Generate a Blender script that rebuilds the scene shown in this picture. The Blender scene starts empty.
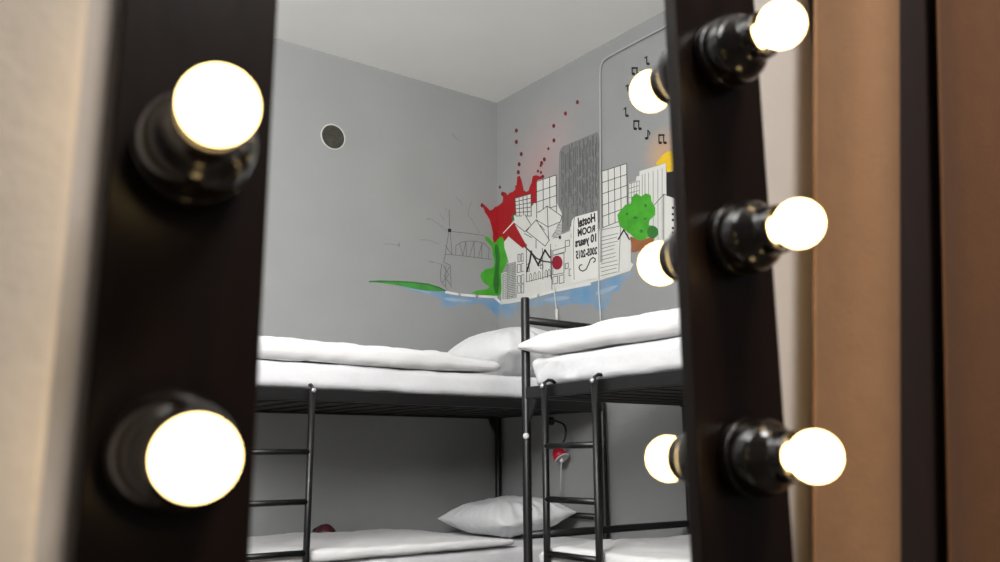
import bpy, bmesh, math, random
from mathutils import Vector, Matrix, noise
from mathutils.geometry import tessellate_polygon

random.seed(4)
scene = bpy.context.scene
COL = scene.collection
PI = math.pi
H = 0.92                                   # eye height above the floor

# ------------------------------------------------------------------ camera
FPX = 863.6
pitch, roll, th = math.radians(11.598), math.radians(-0.3255), math.radians(53.465)
_c, _s = math.cos(pitch), math.sin(pitch)
def _room(v):
    return Vector((v[0]*math.sin(th)+v[1]*math.cos(th), -v[0]*math.cos(th)+v[1]*math.sin(th), v[2]))
_r0, _u0 = Vector((1, 0, 0)), Vector((0, -_s, _c))
CR = _room(math.cos(roll)*_r0 + math.sin(roll)*_u0)
CU = _room(-math.sin(roll)*_r0 + math.cos(roll)*_u0)
CF = _room(Vector((0, _c, _s)))
cam_d = bpy.data.cameras.new('camera')
cam = bpy.data.objects.new('camera', cam_d)
COL.objects.link(cam)
cam.matrix_world = Matrix(((CR.x, CU.x, -CF.x, 0), (CR.y, CU.y, -CF.y, 0), (CR.z, CU.z, -CF.z, H), (0, 0, 0, 1)))
cam_d.sensor_width = 36
cam_d.lens = FPX/1000*36
cam_d.clip_start = 0.02
cam_d.dof.use_dof = True
cam_d.dof.focus_distance = 4.6
cam_d.dof.aperture_fstop = 4.6
scene.camera = cam

def ray(x, y):
    return CR*((x-500)/FPX) - CU*((y-281)/FPX) + CF
def on_axis(x, y, ax, val):                # point of a sight line on a wall plane
    d = ray(x, y)
    p = d*(val/d[ax])
    p.z += H
    return p

# ------------------------------------------------------------------ room measures
XW, YW = 3.3907, 4.6                       # side wall and back wall planes
ZC = 2.4546 + H
ZR = 0.303 + H                             # top of the upper side rails

# ------------------------------------------------------------------ materials
def srgb(r, g, b):
    f = lambda c: (c/255)/12.92 if c/255 <= 0.04045 else ((c/255+0.055)/1.055)**2.4
    return (f(r), f(g), f(b), 1)

def mat(name, col, rough=0.6, metal=0.0, var=0.0, scale=8.0, bump=0.0, bscale=60.0, spec=0.5, coat=0.0, stretch=None):
    m = bpy.data.materials.new(name)
    m.use_nodes = True
    nt = m.node_tree
    b = nt.nodes['Principled BSDF']
    b.inputs['Base Color'].default_value = col
    b.inputs['Roughness'].default_value = rough
    b.inputs['Metallic'].default_value = metal
    b.inputs['Specular IOR Level'].default_value = spec
    b.inputs['Coat Weight'].default_value = coat
    tc = nt.nodes.new('ShaderNodeTexCoord')
    src = tc.outputs['Object']
    if stretch:
        mp = nt.nodes.new('ShaderNodeMapping')
        mp.inputs['Scale'].default_value = stretch
        nt.links.new(src, mp.inputs['Vector'])
        src = mp.outputs['Vector']
    if var:
        n = nt.nodes.new('ShaderNodeTexNoise')
        n.inputs['Scale'].default_value = scale
        n.inputs['Detail'].default_value = 5
        nt.links.new(src, n.inputs['Vector'])
        r = nt.nodes.new('ShaderNodeValToRGB')
        r.color_ramp.elements[0].position = 0.3
        r.color_ramp.elements[1].position = 0.7
        r.color_ramp.elements[0].color = tuple(c*(1-var) for c in col[:3]) + (1,)
        r.color_ramp.elements[1].color = tuple(min(1, c*(1+var)) for c in col[:3]) + (1,)
        nt.links.new(n.outputs['Fac'], r.inputs['Fac'])
        nt.links.new(r.outputs['Color'], b.inputs['Base Color'])
    if bump:
        n2 = nt.nodes.new('ShaderNodeTexNoise')
        n2.inputs['Scale'].default_value = bscale
        n2.inputs['Detail'].default_value = 4
        nt.links.new(src, n2.inputs['Vector'])
        bp = nt.nodes.new('ShaderNodeBump')
        bp.inputs['Strength'].default_value = bump
        bp.inputs['Distance'].default_value = 0.01
        nt.links.new(n2.outputs['Fac'], bp.inputs['Height'])
        nt.links.new(bp.outputs['Normal'], b.inputs['Normal'])
    return m

def emit(name, col, strength):
    m = bpy.data.materials.new(name)
    m.use_nodes = True
    nt = m.node_tree
    nt.nodes.remove(nt.nodes['Principled BSDF'])
    e = nt.nodes.new('ShaderNodeEmission')
    e.inputs['Color'].default_value = col
    e.inputs['Strength'].default_value = strength
    nt.links.new(e.outputs['Emission'], nt.nodes['Material Output'].inputs['Surface'])
    return m

def spray(m, spots):
    """Soft round patches of sprayed paint on a wall material: (centre, radius, colour, amount)."""
    nt = m.node_tree
    b = nt.nodes['Principled BSDF']
    cur = b.inputs['Base Color'].links[0].from_socket if b.inputs['Base Color'].links else None
    tc = [n for n in nt.nodes if n.type == 'TEX_COORD'][0]
    for ctr, rad, col, amt in spots:
        d = nt.nodes.new('ShaderNodeVectorMath'); d.operation = 'DISTANCE'
        nt.links.new(tc.outputs['Object'], d.inputs[0])
        d.inputs[1].default_value = ctr
        mr = nt.nodes.new('ShaderNodeMapRange'); mr.interpolation_type = 'SMOOTHSTEP'
        mr.inputs['From Min'].default_value = 0
        mr.inputs['From Max'].default_value = rad
        mr.inputs['To Min'].default_value = amt
        mr.inputs['To Max'].default_value = 0
        nt.links.new(d.outputs['Value'], mr.inputs['Value'])
        mx = nt.nodes.new('ShaderNodeMix'); mx.data_type = 'RGBA'
        nt.links.new(mr.outputs['Result'], mx.inputs[0])
        nt.links.new(cur, mx.inputs[6])
        mx.inputs[7].default_value = col
        cur = mx.outputs[2]
    nt.links.new(cur, b.inputs['Base Color'])

M = {}
M['wall'] = mat('grey_wall_paint', srgb(148, 149, 148), 0.85, var=0.035, scale=2.5, bump=0.12, bscale=90)
M['side_wall'] = mat('grey_side_wall_paint', srgb(148, 149, 148), 0.85, var=0.035, scale=2.5, bump=0.12, bscale=90)
M['ceiling'] = mat('white_ceiling_paint', srgb(242, 242, 238), 0.9, var=0.02, scale=2, bump=0.05, bscale=60)
M['floor'] = mat('grey_floor', srgb(84, 78, 72), 0.55, var=0.1, scale=4)
M['near_wall'] = mat('pale_plaster', srgb(218, 211, 205), 0.9, var=0.03, scale=5, bump=0.08, bscale=60)
M['steel'] = mat('black_bed_steel', srgb(15, 14, 15), 0.4, metal=0.0, var=0.15, scale=30, bump=0.03, bscale=150)
M['chrome'] = mat('pale_bolt_metal', srgb(215, 215, 215), 0.3, metal=0.7, var=0.05, scale=40)
M['slat'] = mat('dark_slat_wood', srgb(24, 20, 18), 0.8, var=0.2, scale=12)
M['sheet'] = mat('white_sheet', srgb(222, 222, 224), 0.9, var=0.015, scale=6, bump=0.35, bscale=14)
M['duvet'] = mat('white_duvet_cotton', srgb(228, 227, 227), 0.9, var=0.015, scale=5, bump=0.4, bscale=11)
M['pillow'] = mat('white_pillow_cotton', srgb(220, 220, 221), 0.9, var=0.02, scale=6, bump=0.4, bscale=13)
M['frame'] = mat('black_brown_lacquer', srgb(24, 13, 8), 0.33, var=0.35, scale=9, bump=0.05, bscale=40, spec=0.28, stretch=(3, 3, 0.5))
M['bakelite'] = mat('black_bakelite', srgb(20, 15, 13), 0.17, var=0.1, scale=20, spec=0.45, coat=0.25)
M['bulb'] = emit('warm_lit_bulb', (1.0, 0.70, 0.30, 1), 8.5)
M['collar'] = mat('bulb_collar', srgb(200, 190, 170), 0.35, metal=0.6, var=0.05, scale=30)
M['cream_curtain'] = mat('cream_curtain_cloth', srgb(222, 210, 196), 0.95, var=0.04, scale=30, bump=0.1, bscale=120)
M['tan_curtain'] = mat('tan_curtain_cloth', srgb(158, 118, 84), 0.95, var=0.05, scale=30, bump=0.1, bscale=120)
M['brown_curtain'] = mat('brown_curtain_cloth', srgb(112, 74, 46), 0.95, var=0.05, scale=30, bump=0.1, bscale=120)
M['dark_wood'] = mat('dark_brown_wood', srgb(40, 22, 14), 0.8, var=0.25, scale=8, stretch=(4, 4, 0.6))
M['vent_dark'] = mat('vent_shade_and_grille', srgb(62, 60, 52), 0.9, var=0.3, scale=30)
M['vent_rim'] = mat('vent_rim_plastic', srgb(196, 196, 192), 0.5, var=0.03, scale=30)
M['white_plastic'] = mat('white_plastic', srgb(206, 206, 204), 0.45, var=0.03, scale=30)
M['red_plastic'] = mat('red_plastic', srgb(170, 22, 44), 0.35, var=0.1, scale=30)
M['maroon'] = mat('maroon_plastic', srgb(74, 30, 38), 0.45, var=0.1, scale=30)
M['black_rubber'] = mat('black_rubber', srgb(20, 20, 20), 0.5, var=0.1, scale=30)
# paints of the mural
def paint(n, r, g, b, var=0.06, sc=14, **k): M[n] = mat('mural_paint_'+n, srgb(r, g, b), 0.75, var=var, scale=sc, **k)
paint('white', 214, 214, 208, 0.03)
paint('paper', 222, 221, 216, 0.02)
paint('grey', 122, 123, 121, 0.16, 8, stretch=(22, 22, 1.2))
paint('line', 62, 62, 64)
paint('faint', 100, 100, 104)
paint('pencil', 128, 129, 131)
paint('black', 22, 22, 24)
paint('red', 160, 12, 20, 0.12)
paint('crimson', 140, 12, 38, 0.1)
paint('maroon_drop', 112, 28, 36)
paint('green', 66, 158, 36, 0.16)
paint('dark_green', 44, 110, 42, 0.15)
paint('bank', 62, 138, 58, 0.2)
paint('blue', 118, 152, 182, 0.22, 6)
paint('pale_blue', 146, 168, 188, 0.12, 7)
paint('brown', 150, 92, 58, 0.15)
paint('yellow', 224, 184, 34, 0.14)

for e_, c_ in zip([n for n in M['blue'].node_tree.nodes if n.type == 'VALTORGB'][0].color_ramp.elements, (srgb(146, 156, 164), srgb(98, 146, 186))): e_.color = c_

# ------------------------------------------------------------------ builders
def tag(o, label=None, cat=None, group=None, kind=None):
    if label: o['label'] = label
    if cat: o['category'] = cat
    if group: o['group'] = group
    if kind: o['kind'] = kind
    return o

def empty(name, loc, label, cat, group=None):
    o = bpy.data.objects.new(name, None)
    o.empty_display_size = 0.1
    o.location = loc
    COL.objects.link(o)
    return tag(o, label, cat, group)

def origin_of(o):
    v = Vector((0, 0, 0))
    while o is not None:
        v += o.location
        o = o.parent
    return v

def build(name, bm, m, parent=None, smooth=False, at=None, bevel=0.0, segs=2, angle=40):
    """Link a bmesh given in room coordinates as one mesh object; its origin is its parent's, or `at`."""
    org = origin_of(parent) if parent is not None else Vector(at or (0, 0, 0))
    bmesh.ops.translate(bm, verts=bm.verts, vec=-org)
    me = bpy.data.meshes.new(name)
    bm.normal_update()
    bm.to_mesh(me)
    bm.free()
    me.materials.append(m)
    if smooth:
        for p in me.polygons: p.use_smooth = True
    o = bpy.data.objects.new(name, me)
    COL.objects.link(o)
    if parent is not None: o.parent = parent
    else: o.location = org
    if bevel:
        bv = o.modifiers.new('bevel', 'BEVEL')
        bv.width = bevel; bv.segments = segs; bv.limit_method = 'ANGLE'; bv.angle_limit = math.radians(angle)
    return o

def box(bm, a, b, rot=None, piv=None):
    x0, y0, z0 = a; x1, y1, z1 = b
    r = bmesh.ops.create_cube(bm, size=1)
    vs = r['verts']
    for v in vs:
        v.co = Vector(((x0+x1)/2 + v.co.x*(x1-x0), (y0+y1)/2 + v.co.y*(y1-y0), (z0+z1)/2 + v.co.z*(z1-z0)))
    return vs

def tube(bm, pts, r, n=12, cap=True):
    pts = [Vector(p) for p in pts]
    rings = []
    up = None
    for i, p in enumerate(pts):
        t = (pts[min(i+1, len(pts)-1)] - pts[max(i-1, 0)]).normalized()
        if up is None:
            up = Vector((0, 0, 1)) if abs(t.z) < 0.9 else Vector((1, 0, 0))
        a = (up - t*up.dot(t)).normalized()
        up = a
        b = t.cross(a)
        rr = r[i] if isinstance(r, (list, tuple)) else r
        rings.append([bm.verts.new(p + a*math.cos(2*PI*k/n)*rr + b*math.sin(2*PI*k/n)*rr) for k in range(n)])
    for q in range(len(rings)-1):
        for k in range(n):
            bm.faces.new((rings[q][k], rings[q][(k+1) % n], rings[q+1][(k+1) % n], rings[q+1][k]))
    if cap:
        bm.faces.new(list(reversed(rings[0]))); bm.faces.new(rings[-1])

def lathe(bm, prof, org, axis, n=40):
    """Turned shape: prof = [(radius, distance along axis)]."""
    axis = Vector(axis).normalized()
    a = axis.orthogonal().normalized(); b = axis.cross(a)
    rings = []
    for r, l in prof:
        c = Vector(org) + axis*l
        if r < 1e-5: rings.append([bm.verts.new(c)])
        else: rings.append([bm.verts.new(c + (a*math.cos(2*PI*k/n) + b*math.sin(2*PI*k/n))*r) for k in range(n)])
    for p, q in zip(rings, rings[1:]):
        for k in range(n):
            k2 = (k+1) % n
            if len(p) == 1 and len(q) == 1: continue
            if len(p) == 1: bm.faces.new((p[0], q[k2], q[k]))
            elif len(q) == 1: bm.faces.new((p[k], p[k2], q[0]))
            else: bm.faces.new((p[k], p[k2], q[k2], q[k]))
    bmesh.ops.recalc_face_normals(bm, faces=bm.faces)

def soft_block(a, b, r, step=0.03, fn=None):
    """Rounded, finely divided block that fn(p, n, u) may push about (u: 0..1 place inside the block)."""
    a, b = Vector(a), Vector(b)
    c, h = (a+b)/2, (b-a)/2
    bm = bmesh.new()
    cache = {}
    N = [max(6, int(round(2*h[i]/step))) for i in range(3)]
    if N[2] > 16: N[2] = 16
    def samples(i):
        k = N[i]; out = []
        for j in range(k+1): out.append(-1 + 2*j/k)
        e = r/h[i]                                # extra rows inside the rounded edge
        out += [s*(1-e*q) for s in (-1, 1) for q in (0.08, 0.25, 0.5, 0.8) if e*q < 0.95]
        return sorted(set(round(v, 5) for v in out))
    S = [samples(i) for i in range(3)]
    def vert(p):
        key = tuple(round(v, 4) for v in p)
        if key in cache: return cache[key]
        P = Vector((p[0]*h.x, p[1]*h.y, p[2]*h.z))
        Q = Vector([max(-(h[i]-r), min(h[i]-r, P[i])) for i in range(3)])
        d = P-Q
        n = d.normalized() if d.length > 1e-9 else Vector((0, 0, 1))
        W = c + Q + n*r
        if fn: W = fn(W, n, Vector(((p[0]+1)/2, (p[1]+1)/2, (p[2]+1)/2)))
        v = bm.verts.new(W)
        cache[key] = v
        return v
    for ax in range(3):
        i, j = [(1, 2), (2, 0), (0, 1)][ax]
        for sg in (-1, 1):
            for ii in range(len(S[i])-1):
                for jj in range(len(S[j])-1):
                    f = []
                    for di, dj in ((0, 0), (1, 0), (1, 1), (0, 1)):
                        p = [0, 0, 0]; p[ax] = sg; p[i] = S[i][ii+di]; p[j] = S[j][jj+dj]
                        f.append(vert(p))
                    if sg < 0: f.reverse()
                    if len(set(f)) == 4:
                        try: bm.faces.new(f)
                        except ValueError: pass
    return bm

def fbm(p, f, seed=0.0):
    q = Vector((p.x*f+seed, p.y*f-seed*0.7, p.z*f+seed*1.3))
    return noise.noise(q) + 0.5*noise.noise(q*2.1) + 0.25*noise.noise(q*4.3)

def smooth01(t):
    t = max(0, min(1, t)); return t*t*(3-2*t)

# ------------------------------------------------------------------ the room seen in the glass
def wall_box(name, a, b, m):
    bm = bmesh.new(); box(bm, a, b)
    return tag(build(name, bm, m), kind='structure')
XL = -1.9
wall_box('floor', (XL-0.2, -2.2, -0.1), (XW+0.1, YW+0.1, 0), M['floor'])
wall_box('ceiling', (XL-0.2, -2.2, ZC), (XW+0.1, YW+0.1, ZC+0.1), M['ceiling'])
wall_box('wall_back', (XL-0.2, YW, 0), (XW+0.1, YW+0.1, ZC), M['wall'])
wall_box('wall_right', (XW, 0.75, 0), (XW+0.1, YW, ZC), M['side_wall'])
wall_box('wall_left', (XL-0.1, 0.75, 0), (XL, YW, ZC), M['wall'])

# ------------------------------------------------------------------ mirror wall and frame
A2 = math.radians(2.0)
MN = Vector((math.sin(A2), math.cos(A2), 0)); MD = Vector((math.cos(A2), -math.sin(A2), 0))
def mp(s, o, z): return MD*s + MN*o + Vector((0, 0, z+H))     # along the mirror, away from the eye, up from eye level
def mbox(bm, s0, s1, o0, o1, z0, z1):
    vs = box(bm, (s0, o0, z0), (s1, o1, z1))
    for v in vs: v.co = mp(v.co.x, v.co.y, v.co.z)
OF, OM, OB = 0.618, 0.627, 0.636           # front of the frame, glass plane, back
bm = bmesh.new()
# left of the mirror: piers round the window that lights the room, behind the cream curtain
mbox(bm, -2.1, -1.55, 0.638, 0.70, -H, ZC-H)
mbox(bm, -0.25, 0.185, 0.638, 0.70, -H, ZC-H)
mbox(bm, -1.55, -0.25, 0.638, 0.70, 2.38, ZC-H)
mbox(bm, -1.55, -0.25, 0.638, 0.70, -H, 0.95)
mbox(bm, 0.79, 3.32, 0.638, 0.70, -H, ZC-H)
mbox(bm, 0.185, 0.79, 0.638, 0.70, 0.80, ZC-H)
mbox(bm, 0.185, 0.79, 0.638, 0.70, -H, -0.50)
tag(build('wall_front', bm, M['near_wall']), kind='structure')

S0, S1, S2, S3 = 0.0995, 0.2122, 0.6660, 0.8060
ZB, ZT = -0.58, 0.86
fr = empty('mirror_frame', mp((S0+S3)/2, OM, ZB), 'wide black lacquered mirror frame studded with lit round bulbs', 'mirror')
def board(name, s0, s1, z0, z1):
    bm = bmesh.new(); mbox(bm, s0, s1, OF, OB, z0, z1)
    return build(name, bm, M['frame'], fr, bevel=0.0022, segs=3)
board('stile', S0, S1, ZB, ZT)
board('stile', S2, S3, ZB, ZT)
board('rail', S1, S2, ZT-0.12, ZT)
board('rail', S1, S2, ZB, ZB+0.12)

LAMPGROUP = 'round bulbs on the mirror frame'
def lamp(s, z, label, sign=-1, tilt=0.0, side=0.0, group=LAMPGROUP, ctr=0.0885):
    """One bulb in its bakelite holder; sign -1 stands towards the eye, +1 is a solid copy built as its reflection."""
    base_o = OF if sign < 0 else OB
    org = mp(s, base_o + sign*(0.0006 + 0.0415*math.hypot(tilt, side)), z)
    ax = (MN*sign + MD*side + Vector((0, 0, tilt))).normalized()
    e = empty('vanity_lamp', org, label, 'lamp', group)
    bm = bmesh.new()
    lathe(bm, [(0, 0.0), (0.0398, 0.0), (0.0412, 0.003), (0.0412, 0.012), (0.0408, 0.0140), (0.0396, 0.0148), (0.0, 0.0148)], org, ax, 56)
    build('base_ring', bm, M['bakelite'], e, True, bevel=0)
    bm = bmesh.new()
    lathe(bm, [(0.0398, 0.0146), (0.0406, 0.018), (0.0405, 0.024), (0.0398, 0.030), (0.0382, 0.036), (0.0356, 0.0415), (0.0322, 0.046), (0.0292, 0.0490), (0.0274, 0.0515), (0.0266, 0.054),
               (0.0261, 0.060), (0.0254, 0.0660), (0.0242, 0.0675), (0.0226, 0.0660), (0.0216, 0.059), (0.0, 0.058)], org, ax, 56)
    build('lamp_holder', bm, M['bakelite'], e, True)
    bm = bmesh.new()
    pr = []
    R = 0.0257
    for k in range(0, 27):
        a = math.radians(-60 + k*150/26)
        pr.append((R*math.cos(a), ctr + R*math.sin(a)))
    pr = [(0.0135, 0.0590)] + pr
    pr[-1] = (0.0, ctr+R)
    lathe(bm, pr, org, ax, 48)
    build('bulb', bm, M['bulb'], e, True)
    return e
lamp(0.1520, 0.2150, 'lit round bulb high on the wide near stile, above its twin', tilt=0.085, side=-0.07, ctr=0.0845)
lamp(0.1515, 0.0050, 'lit round bulb low on the wide near stile, biggest of all bulbs', tilt=-0.045, side=-0.06, ctr=0.0845)
lamp(0.7300, 0.4490, 'topmost lit bulb on the far stile, cut by the picture edge', tilt=0.03)
lamp(0.7350, 0.2330, 'middle lit bulb on the far stile, standing out over the olive wall strip')
lamp(0.7325, 0.0000, 'lowest lit bulb on the far stile, standing out before the tan curtain')
RG = 'bulb reflections half hidden in the glass'  # solid glowing copies behind the frame stand in for the bulbs' reflections
lamp(0.7300, 0.4490, 'half hidden reflection of a glowing bulb beside the painted music notes', +1, 0.0, 0.0, RG)
lamp(0.7325, 0.2280, 'half hidden reflection of a glowing bulb beside the painted green tree', +1, 0.0, 0.0, RG)
lamp(0.7325, -0.0015, 'half hidden reflection of a glowing bulb beside the lower bunk, under the rail', +1, 0.0, 0.0, RG)

# curtains hanging in front of the mirror wall
def curtain(name, s0, s1, o, amp, wave, m, label, seed, k0=0.0, k1=0.0, phase=0.0, thick=0.004):
    bm = bmesh.new()
    n = max(12, int((s1-s0)/0.006)); rows = 14
    z0, z1 = -H+0.03, 1.25
    org = mp((s0+s1)/2, o, z0)
    grid = []
    for j in range(rows+1):
        z = z0 + (z1-z0)*j/rows
        row = []
        for i in range(n+1):
            s = s0 + (s1-s0)*i/n
            sz = s + (k0 + (k1-k0)*i/n)*max(-0.4, z-0.2)
            w = math.sin(2*PI*(s-s0)/wave + phase + 0.25*math.sin(z*1.3+seed)) + 0.12*math.sin(2*PI*(s-s0)/(wave*0.43) + seed)
            row.append(bm.verts.new(mp(sz, o + amp*w, z)))
        grid.append(row)
    for j in range(rows):
        for i in range(n):
            bm.faces.new((grid[j][i], grid[j][i+1], grid[j+1][i+1], grid[j+1][i]))
    o_ = build(name, bm, m, None, True, at=org)
    sd = o_.modifiers.new('cloth', 'SOLIDIFY'); sd.thickness = thick
    return tag(o_, label, 'curtain', 'curtains beside the mirror')
curtain('curtain', -0.55, 0.074, 0.60, 0.010, 0.22, M['cream_curtain'], 'pale cream curtain hanging beside the near stile at the picture edge', 1.0)
curtain('curtain', 0.861, 1.016, 0.60, 0.010, 0.20, M['tan_curtain'], 'tan curtain hanging between the olive wall strip and dark wooden panel', 2.0, 0.128, 0.17)
curtain('curtain', 1.129, 1.80, 0.600, 0.012, 0.30, M['brown_curtain'], 'brown curtain at the picture edge beyond the dark wooden panel', 4.0, 0.16, 0.2)
bm = bmesh.new(); mbox(bm, 0.94, 1.34, 0.621, 0.637, -H, 1.3)
tag(build('wooden_panel', bm, M['dark_wood'], None, at=mp(1.12, 0.626, -H), bevel=0.004), 'dark brown wooden panel showing between the tan and brown curtains', 'panel')

# ------------------------------------------------------------------ bunk beds
def bunk(name, ax, ends, sides, front, label, end_high, gusset_at):
    """Steel bunk. ax: 0 lies along X, 1 along Y. ends: (lo, hi) on the long axis; sides: (lo, hi) across; front: which side faces the ladder."""
    e0, e1 = ends; s0, s1 = sides
    def P(l, c, z): return Vector((l, c, z)) if ax == 0 else Vector((c, l, z))
    e = empty(name, P((e0+e1)/2, (s0+s1)/2, 0), label, 'bunk bed', 'black steel bunk beds')
    w = 0.036
    for l in ends:
        for c in sides:
            hi = (ZR+0.398) if l in end_high else ZR
            bm = bmesh.new()
            q = w/2
            a = P(l-q, c-q, 0); b = P(l+q, c+q, hi)
            tube(bm, [P(l, c, 0.0), P(l, c, 0.012), P(l, c, hi-0.008), P(l, c, hi)], [0.019, 0.0195, 0.0195, 0.017], 20)
            po = build('post', bm, M['steel'], e, True)
            po.data.polygons[0].use_smooth = False
            m2 = po.modifiers.new('edge', 'EDGE_SPLIT'); m2.split_angle = math.radians(40)
            if gusset_at:
                bm = bmesh.new()               # corner plate under the rail
                sl = 1 if l == e0 else -1
                pts = [P(l, c, ZR-0.05), P(l+sl*0.075, c, ZR-0.05), P(l+sl*0.06, c, ZR-0.085), P(l+sl*0.02, c, ZR-0.15), P(l, c, ZR-0.16)]
                off = P(0, 0.006, 0) - P(0, 0, 0)
                va = [bm.verts.new(p - off) for p in pts]; vb = [bm.verts.new(p + off) for p in pts]
                bm.faces.new(va); bm.faces.new(list(reversed(vb)))
                for k in range(5): bm.faces.new((va[k], vb[k], vb[(k+1) % 5], va[(k+1) % 5]))
                bmesh.ops.recalc_face_normals(bm, faces=bm.faces)
                build('corner_plate', bm, M['steel'], e)
    zl = 0.34
    for zt in (ZR, zl):
        for c in sides:
            bm = bmesh.new()
            box(bm, P(e0, c-0.014, zt-0.052), P(e1, c+0.014, zt)) if ax == 0 else box(bm, (c-0.014, e0, zt-0.052), (c+0.014, e1, zt))
            build('side_rail', bm, M['steel'], e, bevel=0.004)
        for l in ends:
            bm = bmesh.new()
            p, q = P(l-0.014, s0, zt-0.05), P(l+0.014, s1, zt)
            box(bm, p, q) if ax == 0 else box(bm, (s0, l-0.014, zt-0.05), (s1, l+0.014, zt))
            build('end_rail', bm, M['steel'], e, bevel=0.004)
        # slatted base: boards on two ledges, one piece
        bm = bmesh.new()
        ns = 15
        for k in range(ns):
            l = e0+0.06 + (e1-e0-0.12)*k/(ns-1)
            if ax == 0: box(bm, (l-0.045, s0+0.012, zt-0.046), (l+0.045, s1-0.012, zt-0.030))
            else: box(bm, (s0+0.012, l-0.045, zt-0.046), (s1-0.012, l+0.045, zt-0.030))
        for c in (s0+0.028, s1-0.028):
            if ax == 0: box(bm, (e0, c-0.014, zt-0.056), (e1, c+0.014, zt-0.046))
            else: box(bm, (c-0.014, e0, zt-0.056), (c+0.014, e1, zt-0.046))
        build('slatted_base', bm, M['slat'], e, bevel=0.002)
    for l in ends:                              # round head bars of the lower bed
        bm = bmesh.new()
        zb = H-0.319
        tube(bm, [P(l, s0, zb), P(l, s1, zb)], 0.0165, 16)
        build('head_bar', bm, M['steel'], e, True)
        if l in end_high:
            bm = bmesh.new()
            tube(bm, [P(l, s0, ZR+0.297), P(l, s1, ZR+0.297)], 0.0175, 16)
            build('head_bar', bm, M['steel'], e, True)
    return e, P

LF = YW - 1.034                                # front plane of the back-wall bunk
lb, LP = bunk('bunk_bed', 0, (1.19, 3.352), (LF+0.006, YW-0.045), 0, 'long black steel bunk bed standing against the grey back wall', (1.19,), True)
RX, RE = 2.3407, 2.980                         # front plane and far end of the side bunk
rb, RP = bunk('bunk_bed', 1, (1.02, RE), (RX+0.006, XW-0.022), 0, 'black steel bunk bed with tall end post under the painted city', (RE,), True)
# clamp rings and cap on the tall post
for z, r_, h_ in ((H-0.112, 0.0215, 0.005), (H-0.215, 0.0215, 0.005)):
    bm = bmesh.new()
    lathe(bm, [(0.0, z), (r_, z), (r_, z+h_), (0, z+h_)], (RX+0.006, RE, 0), (0, 0, 1), 20)
    build('joint_ring', bm, M['steel'], rb)
bm = bmesh.new()
lathe(bm, [(0.0, 0.0), (0.014, 0.0), (0.013, 0.006), (0.006, 0.009), (0.0, 0.010)], (RX+0.006-0.014, RE-0.013, H+0.093), (-0.6, -0.8, 0), 16)
tag(build('bolt_cap', bm, M['white_plastic'], rb, True), 'white plastic bolt cap')

def ladder(top_a, top_b, out, label, zr=0.031, step=0.2085):
    """Hooked bunk ladder: two uprights, rungs, a hook and a pale bolt at each top."""
    ta, tb = Vector(top_a), Vector(top_b); out = Vector(out)
    e = empty('bunk_ladder', (ta+tb)/2 - Vector((0, 0, ta.z)), label, 'ladder', 'ladders hooked on the bunks')
    zbot = 0.02
    lean = out*0.0
    for t in (ta, tb):
        p0 = t + out*0.024; p1 = Vector((t.x, t.y, zbot)) + out*0.024 + lean
        bm = bmesh.new(); tube(bm, [p1, p1.lerp(p0, 0.5), p0], 0.0146, 16)
        u = build('upright', bm, M['steel'], e, True)
        bm = bmesh.new()
        h = p0 + Vector((0, 0, -0.03))
        tube(bm, [h + out*0.002, p0 + Vector((0, 0, 0.010)) + out*0.0, t + out*0.004 + Vector((0, 0, 0.022)), t - out*0.018 + Vector((0, 0, 0.022)), t - out*0.034 + Vector((0, 0, 0.012))], 0.007, 10)
        build('hook', bm, M['steel'], e, True)
        bm = bmesh.new()
        lathe(bm, [(0, 0), (0.011, 0), (0.010, 0.005), (0.005, 0.008), (0, 0.009)], p0 + out*0.0125 + Vector((0, 0, -0.004)), out, 14)
        build('bolt', bm, M['chrome'], e, True)
    z = H+zr
    while z > 0.1:
        f = (ta.z - z)/(ta.z - zbot)
        a = Vector((ta.x, ta.y, z)) + out*0.024 + lean*f; b = Vector((tb.x, tb.y, z)) + out*0.024 + lean*f
        bm = bmesh.new(); tube(bm, [a, b], 0.0128, 14)
        build('rung', bm, M['steel'], e, True)
        z -= step
    return e
ladder((1.597, LF-0.005, ZR-0.004), (1.272, LF-0.005, ZR-0.004), (0, -1, 0), 'black ladder hooked on the back-wall bunk, partly behind the near stile')
ladder((RX-0.005, 2.811, ZR-0.004), (RX-0.005, 2.502, ZR-0.004), (-1, 0, 0), 'black ladder with pale bolts hooked on the bunk under the city mural', 0.049, 0.2135)

# ------------------------------------------------------------------ mattresses and bedding
def wrinkle(amp, f, seed, sx=1, sy=1, sz=1):
    def fn(W, n, u):
        q = Vector((W.x*sx, W.y*sy, W.z*sz))
        return W + n*amp*fbm(q, f, seed)
    return fn

def mattress(a, b, label, seed, fn=None):
    base = wrinkle(0.006, 5, seed)
    def f2(W, n, u):
        W = base(W, n, u)
        if fn: W = fn(W, n, u)
        return Vector((max(a[0], min(b[0], W.x)) if n.x*n.x > 0.2 and ax_lock else W.x, W.y, min(max(W.z, a[2]), b[2])))
    ax_lock = True
    bm = soft_block(a, b, 0.035, 0.035, f2)
    return tag(build('mattress', bm, M['sheet'], None, True, at=((a[0]+b[0])/2, (a[1]+b[1])/2, a[2])), label, 'mattress', 'mattresses in white sheets')

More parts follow.
